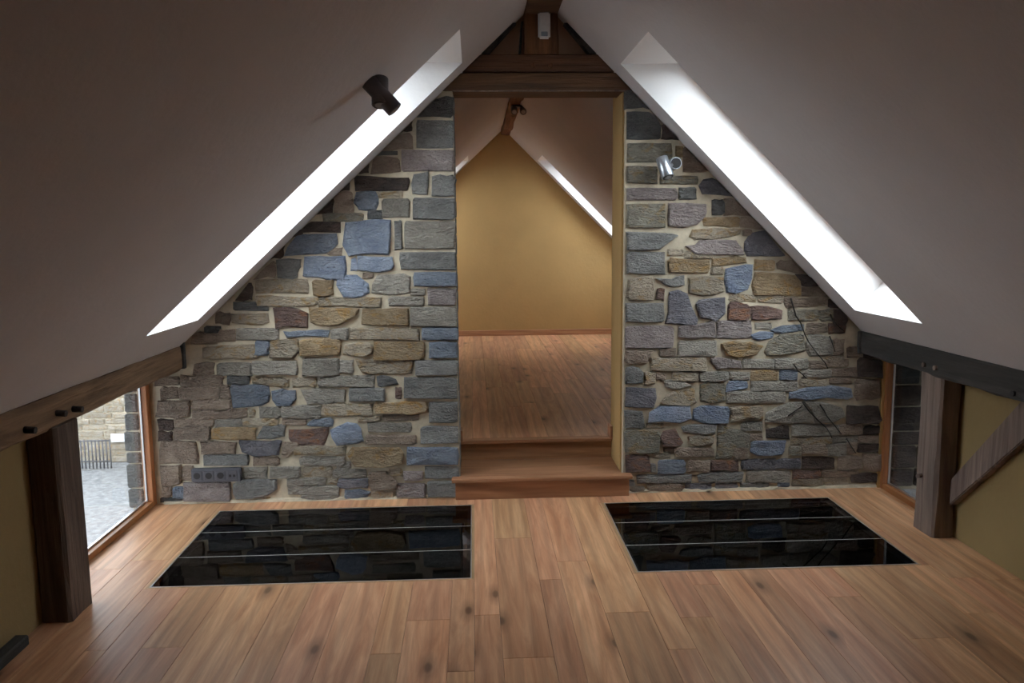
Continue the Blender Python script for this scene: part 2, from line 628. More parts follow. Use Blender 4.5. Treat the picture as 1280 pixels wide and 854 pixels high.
cols = [-2.07, -1.85, -1.655, -1.57, -1.44, -1.27, -1.0, -0.86, -0.71, -0.52, -0.40, -0.215, -0.112, -0.003, 0.195, 0.30, 0.45, 0.645, 0.76, 0.90, 1.03, 1.16,
        1.30, 1.46, 1.62, 1.81, 1.97, 2.11, 2.26, 2.44]
joints = {-0.40: [-1.63], -0.112: [-1.60], -0.003: [-0.72, -1.965], 0.195: [-1.26], 0.45: [-1.615], 0.645: [-1.94], 1.62: [-1.92], -0.52: [-1.9], 0.30: [-1.05]}
T = 0.019   # steel and timber trim around a well
for c0, c1 in zip(cols[:-1], cols[1:]):
    ends = [0.0] + joints.get(c0, [-(0.6 + 1.2 * R.random())])
    while ends[-1] > Y_REAR:
        ends.append(max(Y_REAR, ends[-1] - R.choice((1.0, 1.4, 1.8, 2.2)) * (0.8 + 0.4 * R.random())))
    for e0, e1 in zip(ends[:-1], ends[1:]):
        segs = [(c0, c1, e1, e0)]
        for P in (LP, RP):
            px0, px1, py0, py1 = P[0] - T, P[1] + T, P[2] - T, P[3] + T
            nxt = []
            for (a, b, s, t) in segs:
                if b <= px0 + 1e-6 or a >= px1 - 1e-6 or t <= py0 or s >= py1:
                    nxt.append((a, b, s, t))
                    continue
                if s < py0:
                    nxt.append((a, b, s, py0))
                if t > py1:
                    nxt.append((a, b, py1, t))
                ms, mt = max(s, py0), min(t, py1)
                if a < px0 - 0.012:
                    nxt.append((a, px0, ms, mt))
                if b > px1 + 0.012:
                    nxt.append((px1, b, ms, mt))
            segs = nxt
        for (a, b, s, t) in segs:
            if t - s > 0.02 and b - a > 0.01:
                plank(a, b, s, t, -0.020, 0.0, floor)
# floor strips that reach into the window bays
plank(-2.075, -2.07, -1.40, 0.0, -0.02, 0.0, floor)
plank(2.44, 2.475, -0.70, 0.0, -0.02, 0.0, floor)


def floor_light(P, label):
    x0, x1, y0, y1 = P
    t = thing('glass_floor_panel', ((x0 + x1) / 2, (y0 + y1) / 2, -0.02), label, 'glass floor', 'glass panels set flush in the floor')
    s = 0.006
    box('steel_edge', x0 - s, x1 + s, y0 - s, y0, -0.03, 0.001, M['steel'], t)
    box('steel_edge', x0 - s, x1 + s, y1, y1 + s, -0.03, 0.001, M['steel'], t)
    box('steel_edge', x0 - s, x0, y0, y1, -0.03, 0.001, M['steel'], t)
    box('steel_edge', x1, x1 + s, y0, y1, -0.03, 0.001, M['steel'], t)
    k = T - s
    for (a, b, c, d) in ((x0 - T, x1 + T, y0 - T, y0 - s), (x0 - T, x1 + T, y1 + s, y1 + T)):
        box('oak_border', a, b, c, d, -0.02, 0.0, M['oak_pale'], t)
    for (a, b) in ((x0 - T, x0 - s), (x1 + s, x1 + T)):
        box('oak_border', a, b, y0 - s, y1 + s, -0.02, 0.0, M['oak_pale'], t)
    w = (y1 - y0) / 3
    for i in range(3):
        box('glass_pane', x0 + .001, x1 - .001, y0 + w * i + .0019, y0 + w * (i + 1) - .0019, -0.026, -0.0005, M['floor_glass'], t)
    for i in (1, 2):
        box('joint', x0 + .001, x1 - .001, y0 + w * i - .0018, y0 + w * i + .0018, -0.024, -0.0003, M['silicone'], t)
    # the dark stairless well below
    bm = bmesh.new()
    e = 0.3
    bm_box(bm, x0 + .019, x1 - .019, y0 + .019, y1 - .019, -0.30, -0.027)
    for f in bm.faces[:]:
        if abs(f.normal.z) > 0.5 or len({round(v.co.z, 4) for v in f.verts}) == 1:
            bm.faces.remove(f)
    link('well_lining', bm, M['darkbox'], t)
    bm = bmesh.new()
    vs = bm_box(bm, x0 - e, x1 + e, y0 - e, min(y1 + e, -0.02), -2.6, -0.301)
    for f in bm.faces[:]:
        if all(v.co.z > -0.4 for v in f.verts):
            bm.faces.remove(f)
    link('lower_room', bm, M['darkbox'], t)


M['oak_pale'] = wood('oak_border_strip', (0.42, 0.26, 0.13), (0.55, 0.36, 0.20), 'y', 0.5, 1.0, 0.1, False)
floor_light(LP, 'dark glass floor panel beside the bright low window with a view of the yard')
floor_light(RP, 'dark glass floor panel beside the timber post with a diagonal brace')

# ------------------------------------------------------------------ gable wall: mortar bodies
DL, DR = -0.200, 0.822          # door opening
WT = 0.38
wall_bl = struct(prism_y('wall_back_left', [(-2.20, -0.35), (DL, -0.35), (DL, zl(DL) + .08), (-2.02, zl(-2.02) + .08), (-2.20, 0.9)], 0.0, WT, M['mortar'], None, False))
wall_br = struct(prism_y('wall_back_right', [(DR, -0.35), (2.95, -0.35), (2.95, 0.9), (2.42, zr(2.42) + .08), (DR, zr(DR) + .08)], 0.0, WT, M['mortar'], None, False))
struct(prism_y('wall_back_gable', [(xl(2.64), 2.64), (xr(2.64), 2.64), (0.323, 3.02)], 0.07, 0.25, M['gableplaster'] if 'gableplaster' in M else M['ochre'], None, False))

# every stone, traced from the photograph on its crop (origin x, y and scale) and laid on the wall plane
STONES_L = {
    (400, 120, 5.339): """G 760,10 890,5 890,132 640,132 690,75
s 645 165 890 345
k 612,175 612,235 530,235
n 500,250 615,248 618,350 400,355
G 375 372 515 389
p 545 365 892 498
n 340 412 525 512
k 225 538 595 625
k 320,455 320,510 245,515
s 620 525 720 655
s 750 525 895 658
s 620 682 900 822
B 250,645 370,640 385,690 375,755 260,765 225,700
n 85 640 215 770
k 90,690 85,775 -20,780
k 195,570 190,625 115,632
t 395 640 545 680
g 415 690 595 808
G 320 765 415 818
v 20 785 285 835""",
    (300, 240, 4.496): """k 345 170 565 228
b 595,165 850,158 858,235 830,345 690,352 610,362 580,300
s 875 172 908 322
g 925 168 1210 322
B 320,240 540,236 550,290 480,350 245,355 265,300
n 490,355 510,325 575,315 570,355
k 240,300 240,370 175,372
k 345,195 345,240 275,250
s 205,385 335,382 335,430 315,485 205,485
b 355 365 595 488
b 625 375 655 440
b 665,365 860,362 862,430 780,445 665,440
s 900 342 1215 435
B 975 455 1215 528
n 195,385 195,475 70,485
t 85 495 375 572
o 405 495 525 580
b 550,482 650,472 725,515 735,565 640,600 585,590 545,530
n 690 455 745 485
g 770,470 920,458 955,480 945,570 820,580 745,565 748,520
k 50,505 75,540 70,600 30,612 -30,605
t 90 590 435 640
t 440 598 795 645
g 835 592 1030 640
g 960 548 1040 580
p 1058 548 1212 635
g 960 650 1215 755
r 180,655 330,658 380,690 385,765 260,758 205,768
o 395,658 668,660 660,690 560,742 430,752 390,735
o 685 655 945 748
G -35 622 155 664
B 240,790 330,785 430,775 500,785 490,812 260,815
g 510 770 605 830
t 605 768 1010 835
B 1025 765 1225 830""",
    (190, 370, 6.1): """t 605,140 870,130 888,190 840,228 690,220 600,200
n 480 130 590 215
G 400 235 520 280
g 640 252 962 335
n 500 260 635 345
n 300,300 360,280 490,290 490,360 300,360
t 380,395 560,370 790,365 800,480 690,490 640,470 500,480 375,470
B 785 345 890 460
t 900,335 1120,330 1125,430 1080,465 890,470
n 320 510 470 600
g 495 515 760 605
g 765 500 1105 600
n 20 615 210 685
n 215 612 535 685
G 575 612 740 672
t 760,625 900,622 1040,640 1040,690 930,688 770,660
t 1070 628 1250 695
n 60 700 200 790
n 205 695 510 785
n 520 680 590 785
B 600,690 895,685 890,800 820,835 610,845
B 915,740 1000,720 1090,730 1100,790 1050,835 960,845 910,800""",
    (380, 380, 6.1): """o -30 272 275 385
t 310,310 420,298 515,310 515,380 440,400 300,370
o 530 290 920 415
B 955 295 1168 412
s 850 435 1168 540
g -8 420 268 545
g 278 430 375 525
t 395,420 835,430 830,530 600,535 450,525 400,480
g 105 550 535 632
G 555,555 640,555 700,580 720,615 620,628 560,625
r 700 640 735 720
s 760 565 1165 720
g -40,660 120,650 325,655 310,745 180,765 30,760
s 345 645 615 740
o 545 755 930 835""",
    (190, 490, 5.695): """n 45 65 270 180
n 275 55 560 120
n 285 130 555 195
n 555 125 675 185
k 45 195 145 275
n 150 195 440 245
g 450 195 640 250
t 650 192 890 245
n 150 250 415 345
o 425 260 740 340
s 790,245 940,240 945,310 880,335 745,330
g 765 110 918 185
g 922 105 1130 185
t 690 130 730 175
n 925 195 1095 235
k 50 285 140 345
n 60,355 300,350 335,450 325,505 60,510
n 350 360 595 440
m 610,352 915,350 905,440 730,458 640,420
n 930,355 1055,360 1040,400 960,470 920,460
s 365 450 690 525
n 720 465 905 525
n 60 518 210 670
n 217 535 288 630
g 650 540 815 620
g 840 540 1055 610
p 220 645 560 780
s 575,660 640,635 880,622 895,690 820,740 590,768
B 150 680 265 755
n 70 672 145 750
G 60 758 210 785
t 600 755 840 780""",
    (380, 490, 5.695): """g -60 100 115 190
t 125 90 490 170
s 895 75 1090 215
B 20,240 60,195 180,190 205,215 190,245
b 180,285 310,210 370,225 405,270 400,310 425,340 370,365 240,382 195,330
t 385 180 540 210
n 565 165 760 205
g 450 225 765 285
n 770 168 815 200
r -115,265 165,262 180,300 150,360 120,388 -90,370
n 435 305 800 375
s 830 250 1095 365
B 735 400 1100 520
o 350,395 690,395 705,450 690,515 560,530 480,545 370,530 300,455
t -70 390 290 445
g -30 465 290 520
g 235 500 330 550
t -10 535 200 600
g 205 555 440 610
n 460,580 575,565 600,590 670,640 660,690 480,705 465,640
t 610 552 700 600
p 710 570 845 630
s 860 535 1100 615
g -120 625 0 670
g 0 612 150 660
m 240 625 455 685
g -115 672 250 730
B 290,705 400,700 470,715 450,755 360,770 285,765
g -20 737 250 775
t 480 708 640 765
p 660 655 865 768
s 880 640 1090 750
t 170 622 236 655""",
}
STONES_R = {
    (760, 110, 5.34): """G 125,20 180,20 280,132 125,132
G 128 162 350 340
k 370,235 480,335 365,335
v 130 372 425 492
v 130 525 330 635
n 510,385 690,555 505,560
o 455 390 495 455
v 350 590 600 640
m 640,605 730,600 845,705 830,718 640,705 615,655
p 130 672 460 745
s 480 668 585 740""",
    (770, 250, 5.695): """v 80 30 350 195
p 370,30 640,25 645,95 580,170 480,190 380,180
G 690 0 768 108
n 780,-5 870,0 965,105 772,108
o 620 125 875 185
n 890,125 1000,125 1070,205 890,195
s 80,225 400,235 445,260 380,310 320,350 80,355
t 540,215 700,200 900,215 890,240 690,275 570,275 520,260
n 905 215 965 250
p 600,290 860,285 905,345 905,390 700,385 560,375 500,340 560,320
m 960,245 1060,225 1200,390 1180,400 930,400 915,310
t 370 360 480 395
t 490 375 690 412
s 80 375 345 525
o 375 420 670 515
o 690,420 850,405 930,415 930,445 780,468 690,465
t 680 480 760 528
o 985 430 1135 495
b 780,495 920,460 968,462 968,560 945,640 850,670 795,655 780,570
s 290,560 410,575 430,545 490,545 490,595 420,620 340,595
t 80 555 260 710
r 290 635 345 715
t 515,560 640,550 770,560 770,660 620,682 520,660
s 70 740 340 868
m 385,650 460,635 500,670 540,765 590,850 570,890 430,893 360,870 370,800 375,740
m 585,710 770,700 780,810 720,860 600,840 575,790
t 805 675 990 720
r 805 735 950 850""",
    (920, 270, 5.695): """n 300,325 400,315 500,405 440,410 295,380
o 130,405 420,420 470,470 465,565 130,565 115,500
k 430,420 520,415 600,490 480,500
n 475,510 610,505 665,570 475,565
t 160 575 340 615
r 105,650 230,640 340,680 320,735 105,740
n 350 585 585 645
n 592 585 648 638
v 370 670 585 745
v 595 670 688 750
k 692 670 790 780
k 660 590 730 650""",
    (770, 390, 7.111): """p 90 130 510 320
p 550,140 700,110 888,80 892,225 700,232 560,215
p 898 80 1205 235
n 390 330 535 395
g 555 260 895 395
o 940,285 1050,260 1200,275 1300,320 1240,380 1090,405 980,380
n 90,350 330,345 270,450 85,460
t 305 410 805 515
p 850,415 1000,412 1110,440 1110,500 900,500 835,440
s 80 500 235 640
t 255 545 350 645
n 355 545 440 600
t 500 545 730 610
g 745 535 1000 615
g 1015 540 1185 605
g 430,615 560,610 665,650 570,685 440,670
t 400,800 520,700 700,680 715,800 640,830 430,830
v 740,640 850,620 965,640 975,740 960,790 830,818 750,790
b 985,650 1020,622 1160,620 1170,680 1080,690 985,705
m 80 675 345 845""",
    (930, 390, 6.737): """g 95 97 232 145
B 215,150 330,118 505,112 505,155 330,178 250,168
n 528 100 705 175
r 715 97 850 178
b 65,195 140,170 250,180 245,215 140,237 75,230
v 170,330 200,250 300,200 510,190 515,270 500,330 370,358 190,360
g 545,200 720,210 745,240 740,340 660,370 560,375 525,320
n 752 230 850 355
g -10 402 250 480
g 255 395 540 480
n 550 415 700 478
n 705 410 880 460
t 650 372 840 405
g 490 490 735 550
n 740 482 960 545
o 65 500 285 575
B 305 490 450 570
g 55 590 450 665
t 470 570 695 625
n 725 560 900 605
b 380,690 540,640 730,620 900,645 910,720 860,745 760,715 520,735 440,715 385,730
g -140 675 350 765
n 870 300 1000 385
k 1010 330 1165 395
k 970 400 1165 550
n 930 562 1150 740""",
    (770, 500, 7.111): """b 300,110 400,65 660,55 670,170 560,215 430,200 285,190
b 690,80 850,45 1000,70 1015,120 1005,210 800,210 680,185
s 80 100 235 250
t 1025 60 1310 185
t 280 215 420 245
s 590,245 650,228 895,225 890,300 700,305 600,285
v 80 275 385 470
r 420,280 520,260 600,370 560,410 430,405 400,345
t 640,340 740,320 880,325 870,390 740,405 660,380
v 915,225 1190,300 1185,420 1035,425 1030,525 890,525 895,420
n 1040 430 1170 530
g 1115 200 1300 275
n 525 430 865 510
n 430 435 510 465
t 330 480 480 515
r 85 500 295 650
B 375 540 615 655
s 315 570 350 640
n 640 535 830 645
r 845 550 1090 625
s 190 670 675 740
s 720,670 850,650 1135,655 1130,735 740,740
n 280 748 600 812
m 620 745 850 805
m 890 742 1080 800
s 112 720 160 765
g 130 775 250 820""",
    (930, 500, 6.737): """g 190,120 380,25 480,10 560,100 590,190 400,190 180,185
g 500,10 650,20 830,70 840,130 760,190 610,190 570,110
k 865 50 1145 200
k 190,255 330,222 380,230 380,325 200,320
g 405 208 680 305
g 692 215 800 300
n 805 205 1000 288
k 1005 220 1170 290
n 45 290 155 340
b 60,370 110,350 345,352 350,430 320,460 120,465 55,430
t 390 320 740 375
v 385 395 478 465
n 482 380 695 455
g 750 310 955 355
g 700 370 860 468
n 865 362 950 445
n 962 300 1165 360
k 955 370 1160 440
m -20 505 255 585
m 270 500 480 578
k 490 490 770 575
n 790 480 1000 575
n 1005 460 1140 600
r 410 597 650 670
n 660 600 960 645
g 20 602 390 695
t 680 660 880 718
t 410 677 660 720
B 290 697 380 728
s -26 705 210 745
k 900 620 1140 690""",
}


def outline(pts, rr, n=10):
    """an angular outline of about n points: the traced corners, some knocked off, and points along the sides"""
    pts = [Vector(p) for p in pts]
    k = len(pts)
    c = sum(pts, Vector((0, 0))) / k
    per = sum((pts[(i + 1) % k] - pts[i]).length for i in range(k))
    out = []
    left = max(0, n - k)
    for i in range(k):
        a, b = pts[i], pts[(i + 1) % k]
        if k <= 5 and rr.random() < 0.35 and left > 0:
            pa = pts[i - 1]
            e = min(0.02, 0.3 * min((pa - a).length, (b - a).length))
            out.append(a + (pa - a).normalized() * e * rr.uniform(.5, 1))
            out.append(a + (b - a).normalized() * e * rr.uniform(.5, 1))
            left -= 1
        else:
            out.append(a.lerp(c, rr.uniform(0.0, 0.05)))
        m = min(left, int(round((b - a).length / per * (n - k))))
        left -= m
        for j in range(1, m + 1):
            out.append(a.lerp(b, (j + rr.uniform(-.25, .25)) / (m + 1)))
    return out


GROW = 0.0045      # joints are a little narrower than the traced gaps


def stone(parent, key, poly, rr, square=False, front=0.0):
    c = sum((Vector(p) for p in poly), Vector((0, 0))) / len(poly)
    xs_, zs_ = [p[0] for p in poly], [p[1] for p in poly]
    size = min(max(xs_) - min(xs_), max(zs_) - min(zs_))
    poly = [(p[0] + math.copysign(GROW, p[0] - c.x), p[1] + math.copysign(GROW, p[1] - c.y)) for p in poly]
    out = outline(poly, rr)
    jit = min(0.0075, size * 0.10) * (0.35 if square else 1.0)
    out = [Vector((p.x + rr.uniform(-jit, jit), max(0.003, p.y + rr.uniform(-jit, jit)))) for p in out]
    for p in out:                       # stay under the ceiling
        for (nx, nz), cc in ((NL, CL - .004), (NR, CR - .004)):
            over = nx * p.x + nz * p.y - cc
            if over > 0:
                p.x -= nx * over
                p.y -= nz * over
    n = len(out)
    proud = rr.uniform(0.001, 0.009)
    dep = min(0.026, size * 0.26) * rr.uniform(0.4, 1.0)
    bm = bmesh.new()
    back = [bm.verts.new((p.x, front + 0.05, p.y)) for p in out]
    edge = [bm.verts.new((p.x, front - proud, p.y)) for p in out]
    tx, tz = rr.uniform(-0.25, 0.25), rr.uniform(-0.45, 0.25)
    ring = []
    for p in out:
        d = p - c
        rim = Vector((math.copysign(min(abs(d.x) * .25, rr.uniform(.005, .014)), d.x), math.copysign(min(abs(d.y) * .3, rr.uniform(.004, .010)), d.y)))
        q = p - rim
        k = 0.55 + 0.45 * rr.random() + tx * d.x / max(size, .03) * .5 + tz * d.y / max(size, .03)
        ring.append(bm.verts.new((q.x, front - proud - dep * min(1.3, max(0.05, k)), q.y)))
    mid = bm.verts.new((c.x + rr.uniform(-.3, .3) * size, front - proud - dep * rr.uniform(0.5, 1.2), c.y + rr.uniform(-.2, .2) * size))
    for i in range(n):
        j = (i + 1) % n
        bm.faces.new((back[i], back[j], edge[j], edge[i]))
        bm.faces.new((edge[i], edge[j], ring[j], ring[i]))
        bm.faces.new((ring[i], ring[j], mid))
    return link('stone', bm, S[key], parent)


def lay(table, parent, seed, xmin, xmax):
    rr = random.Random(seed)
    for (x0, y0, sc), txt in table.items():
        for line in txt.splitlines():
            w = line.split()
            key = w[0]
            if ',' in w[1]:
                pix = [tuple(float(v) for v in t.split(',')) for t in w[1:]]
                square = False
            else:
                a, b, c, d = (float(v) for v in w[1:])
                pix = [(a, b), (c, b), (c, d), (a, d)]
                square = True
                if key not in 'sGBgpv' or (c - a) < (d - b) * 1.2:
                    square = False
                j = 0.10 * (d - b)
                pix = [(px + rr.uniform(-j, j) * .6, py + rr.uniform(-j, j) * .7) for px, py in pix] if not square else pix
            poly = []
            for px, py in pix:
                q = on_y(x0 + px / sc, y0 + py / sc, -0.008)
                poly.append((min(max(q.x, xmin), xmax), max(q.z, 0.004)))
            stone(parent, key, poly, rr, square)


lay(STONES_L, wall_bl, 11, -2.05, DL + 0.006)
lay(STONES_R, wall_br, 12, DR - 0.004, 2.50)

for par, a, b in ((wall_bl, -2.01, -0.228), (wall_br, 0.854, 2.45)):
    bm = bmesh.new()
    n = 40
    rr_ = random.Random(3)
    rows = []
    for i in range(n + 1):
        x = a + (b - a) * i / n
        rows.append([bm.verts.new((x, -0.012 - rr_.uniform(0, .008), 0.0005)), bm.verts.new((x, -0.009 - rr_.uniform(0, .006), 0.008 + rr_.uniform(0, .010))), bm.verts.new((x, 0.002, 0.022))])
    for r0, r1 in zip(rows[:-1], rows[1:]):
        for k in (0, 1):
            bm.faces.new((r0[k], r0[k + 1], r1[k + 1], r1[k]))
    link('mortar_fillet', bm, M['mortar'], par)
rr_ = random.Random(21)
z = 0.15
while z < 2.44:                      # the quoins turn the corner into the doorway
    zz = min(z + rr_.uniform(.09, .17), 2.455)
    c = rr_.uniform(.14, .26)
    for a, b in ((0.052, c), (c, WT)):
        box('stone', DL - .03, DL + rr_.uniform(.001, .005), a + .004, b - .004, z + .005, zz - .005, S[rr_.choice('sgGs')], wall_bl, 0.004)
    z = zz
# plastered jambs of the doorway
struct(box('trim_1', DR - 0.012, DR + 0.001, 0.045, WT + .002, 0.0, 2.60, M['ochre'], None))

# ------------------------------------------------------------------ timbers over the doorway
t = thing('tie_beam', (0.3, 0.15, 2.42), 'dark brown split tie beam spanning the top of the doorway', 'beam')
prism_y('timber', [(-0.262, 2.455), (-0.150, 2.556), (0.764, 2.558), (0.862, 2.455)], -0.012, 0.25, M['beam_x'], t, True, 0.006)
prism_y('timber', [(-0.145, 2.563), (-0.036, 2.662), (0.652, 2.664), (0.758, 2.564)], -0.004, 0.25, M['beam_x'], t, True, 0.006)
box('bottom_arris', DL - 0.002, DR + 0.002, -0.0145, 0.006, 2.4515, 2.4575, M['beam_z'], t, 0.001)
for px in (666, 688):
    q = on_y(px, 82, -0.012)
    cyl('peg', (q.x, -0.03, q.z), (q.x, 0.05, q.z), 0.013, M['beam_zr'], t, 10)
t = rough_beam('king_post', (0.3235, 0.055, 2.664), (0.3235, 0.055, 2.888), 0.197, 0.13, M['beam_zr'], None, 0.004, 0.06, (0, 1, 0))
tag(t, 'short brown king post standing on the tie beam under the ridge', 'post')
t = rough_beam('ridge_beam', (0.3235, -8.45, 2.965), (0.3235, 0.12, 2.965), 0.205, 0.155, M['beam_x'], None, 0.004, 0.3)
tag(t, 'dark ridge beam running over the near room above the king post', 'beam')
for s, fx, lab in ((-1, xl, 'narrow dark rafter beside the king post along the ceiling with the dark spotlight'), (1, xr, 'narrow dark rafter beside the king post along the ceiling with the timber-edged skylight')):
    z0, z1 = 2.668, 2.84
    a, b = fx(z0), fx(z1)
    k = -s * 0.032
    t = prism_y('band', [(a, z0), (b, z1), (b + k * .6, z1), (a + k * 1.3, z0)], 0.0, 0.075, M['beam_dark'])  # slim dark band along the ceiling edge by the king post
    tag(t, lab, 'band')
t = rough_beam('strut', on_y(649.5, 67, 0.03), on_y(652.5, 28, 0.03), 0.012, 0.05, M['beam_dark'], None, 0.002, 0.05, (0, 1, 0), 0.003)
tag(t, 'thin dark slip of wood wedged beside the king post', 'strut')
# movement sensor on the king post
t = thing('motion_sensor', (0.336, -0.012, 2.743), 'small white motion sensor mounted on the king post', 'sensor')
box('housing', 0.301, 0.371, -0.052, -0.012, 2.743, 2.891, M['white'], t, 0.010, 3)
box('lens_window', 0.317, 0.355, -0.0545, -0.050, 2.752, 2.778, M['bluegrey'], t, 0.002)
box('cover_line', 0.303, 0.369, -0.0532, -0.0518, 2.8845, 2.8858, M['bluegrey'], t)

# ------------------------------------------------------------------ steps in the doorway
ZT, ZU, YR2 = 0.137, 0.272, 0.350
t = thing('steps', (0.31, 0.0, 0.0), 'two oak steps leading up through the stone doorway', 'steps')
box('riser', -0.226, 0.852, -0.062, -0.040, 0.0, ZT - 0.022, M['oak_x'], t, 0.001)
box('side_panel', -0.226, -0.206, -0.040, -0.002, 0.0, ZT - 0.022, M['oak_x'], t, 0.001)
box('side_panel', 0.832, 0.852, -0.040, -0.002, 0.0, ZT - 0.022, M['oak_x'], t, 0.001)
bm = bmesh.new()
bm_box(bm, -0.247, 0.868, -0.092, -0.022, ZT - 0.022, ZT)
bmesh.ops.bevel(bm, geom=bm.edges[:], offset=0.004, segments=2, affect='EDGES')
link('nosing', bm, M['oak_x'], t)
box('tread', DL + .005, DR - .013, -0.021, 0.152, ZT - 0.022, ZT, M['oak_x'], t, 0.001)
box('tread', DL + .005, DR - .013, 0.1535, YR2, ZT - 0.022, ZT, M['oak_x'], t, 0.001)
box('riser', DL + .005, DR - .013, YR2, YR2 + 0.02, 0.0, ZU - 0.022, M['oak_x'], t, 0.001)
box('nosing', DL + .005, DR - .013, YR2 - 0.030, YR2 + 0.045, ZU - 0.022, ZU, M['oak_x'], t, 0.004, 2)

# ------------------------------------------------------------------ far room
bm = bmesh.new()
bm_box(bm, -2.35, 2.85, 0.372, Y_FAR + 0.3, -0.1, ZU - 0.021)
floor_far = struct(link('floor_far', bm, M['darkbox'], None, False))
x = -2.0
fc = [-1.95]
while fc[-1] < 2.40:
    fc.append(min(2.44, fc[-1] + R.choice((0.12, 0.15, 0.18, 0.21))))
for c0, c1 in zip(fc[:-1], fc[1:]):
    if c1 - c0 < 0.02:
        continue
    y = YR2 + 0.046
    if c1 < DL or c0 > DR:
        y = WT + 0.001
    first = True
    while y < Y_FAR - 0.01:
        y2 = min(Y_FAR, y + R.uniform(0.9, 2.2))
        if Y_FAR - y2 < 0.3:
            y2 = Y_FAR
        if first and (c0 < DL < c1 or c0 < DR < c1):
            lo_, hi_ = (max(c0, DL + .005), min(c1, DR - .013))
            if hi_ - lo_ > .005:
                plank(lo_, hi_, YR2 + .046, WT, ZU - 0.02, ZU, floor_far)
            plank(c0, c1, WT + .001, y2, ZU - 0.02, ZU, floor_far)
        else:
            plank(c0, c1, y, y2, ZU - 0.02, ZU, floor_far)
        first = False
        y = y2
struct(prism_y('wall_far', [(-2.35, -0.1), (2.85, -0.1), (2.85, 0.6), (0.323, 3.1), (-2.35, 0.7)], Y_FAR, Y_FAR + 0.3, M['ochre'], None, False))
struct(box('baseboard_far', -1.95, 2.44, Y_FAR - 0.018, Y_FAR, ZU, ZU + 0.075, M['oak_x'], None, 0.003))
struct(box('baseboard_left', DL + .004, DL + .018, 0.30, WT + .02, ZU, ZU + 0.075, M['oak_x'], None, 0.002))
struct(box('baseboard_right', DR - .030, DR - .013, 0.30, WT + .02, ZU, ZU + 0.085, M['oak_x'], None, 0.002))
t = rough_beam('ridge_beam', (0.372, WT + .02, 2.985), (0.372, Y_FAR - .01, 2.985), 0.165, 0.15, M['beam_far'] if 'beam_far' in M else M['beam_y'], None, 0.010, 0.25)
tag(t, 'brown ridge beam running over the far room behind the doorway', 'beam')

# ------------------------------------------------------------------ knee walls
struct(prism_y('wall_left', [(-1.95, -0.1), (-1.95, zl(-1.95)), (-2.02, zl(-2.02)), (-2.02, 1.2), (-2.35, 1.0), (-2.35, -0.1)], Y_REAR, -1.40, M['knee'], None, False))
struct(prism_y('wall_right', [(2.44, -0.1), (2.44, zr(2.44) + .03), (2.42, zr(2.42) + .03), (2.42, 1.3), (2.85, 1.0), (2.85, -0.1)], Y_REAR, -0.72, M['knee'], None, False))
struct(prism_y('wall_far_left', [(-1.95, 0.0), (-1.95, zl(-1.95)), (-2.02, zl(-2.02)), (-2.02, 1.2), (-2.35, 1.0), (-2.35, 0.0)], WT, Y_FAR + .3, M['ochre'], None, False))
struct(prism_y('wall_far_right', [(2.44, 0.0), (2.44, zr(2.44) + .03), (2.42, zr(2.42) + .03), (2.42, 1.3), (2.85, 1.0), (2.85, 0.0)], WT, Y_FAR + .3, M['ochre'], None, False))
struct(prism_y('wall_rear', [(-2.35, -0.1), (2.85, -0.1), (2.85, 0.6), (0.323, 3.1), (-2.35, 0.7)], Y_REAR - 0.3, Y_REAR, M['beam_x'], None, False))  # unseen; its dark timber is chosen to cut fill light from behind

# ------------------------------------------------------------------ eaves beams, posts, brace
t = thing('eaves_beam', (-1.94, -4.2, 0.84), 'weathered brown eaves beam over the low window beside the ochre wall', 'beam')
rough_beam('timber', (-1.945, -8.45, 0.918), (-1.945, -0.035, 0.912), 0.21, 0.150, M['beam_y'], t, 0.007, 0.16)
for px, py in ((33, 537), (72, 516), (93, 511)):
    d = ray(px, py)
    q = CAM + d * ((-1.835 - CAM.x) / d.x)
    cyl('peg', (-1.86, q.y, q.z), (-1.80, q.y, q.z - .004), 0.014, M['beam_dark'], t, 9)
box('beam_end', -1.905, -1.825, -0.034, -0.001, 0.842, 1.01, M['beam_dark'], t, 0.004)
t = thing('eaves_beam', (2.39, -4.2, 0.86), 'blackened grey eaves beam above the diagonal brace', 'beam')
rough_beam('timber', (2.386, -8.45, 0.940), (2.386, -0.03, 0.936), 0.17, 0.150, M['beam_dark'], t, 0.006, 0.16)
for px, py, m_ in ((1156, 456, 'beam_z'), (1170, 460, 'beam_z'), (1268, 492, 'hole')):  # the black one is no peg: it paints a dark notch
    d = ray(px, py)
    q = CAM + d * ((2.30 - CAM.x) / d.x)
    cyl('peg', (2.33, q.y, q.z), (2.288, q.y, q.z), 0.013, M[m_], t, 9)
box('beam_end', 2.285, 2.36, -0.029, -0.001, 0.865, 1.005, M['beam_dark'], t, 0.004)

t = thing('timber_post', (-1.89, -1.45, 0), 'dark squared oak post between the low window and the ochre wall', 'post')
rough_beam('shaft', (-1.890, -1.450, 0.0), (-1.890, -1.450, 0.845), 0.13, 0.20, M['beam_post'] if 'beam_post' in M else M['beam_z'], t, 0.004, 0.12, (0, 1, 0))
t = thing('timber_post', (2.37, -0.78, 0), 'pale weathered oak post carrying the blackened beam beside the brace', 'post')
rough_beam('shaft', (2.372, -0.785, 0.0), (2.372, -0.785, 0.868), 0.115, 0.195, M['beam_z'], t, 0.004, 0.12, (0, 1, 0))
d = ray(1150, 594)
q = CAM + d * ((2.31 - CAM.x) / d.x)
cyl('peg', (2.34, q.y + .01, q.z), (2.285, q.y - .02, q.z), 0.012, M['beam_z'], t, 9)
bm = bmesh.new()
prof = [(-0.888, 0.180), (-0.888, 0.325), (-1.395, 0.858), (-1.625, 0.858)]
va = [bm.verts.new((2.392, y, z)) for y, z in prof]
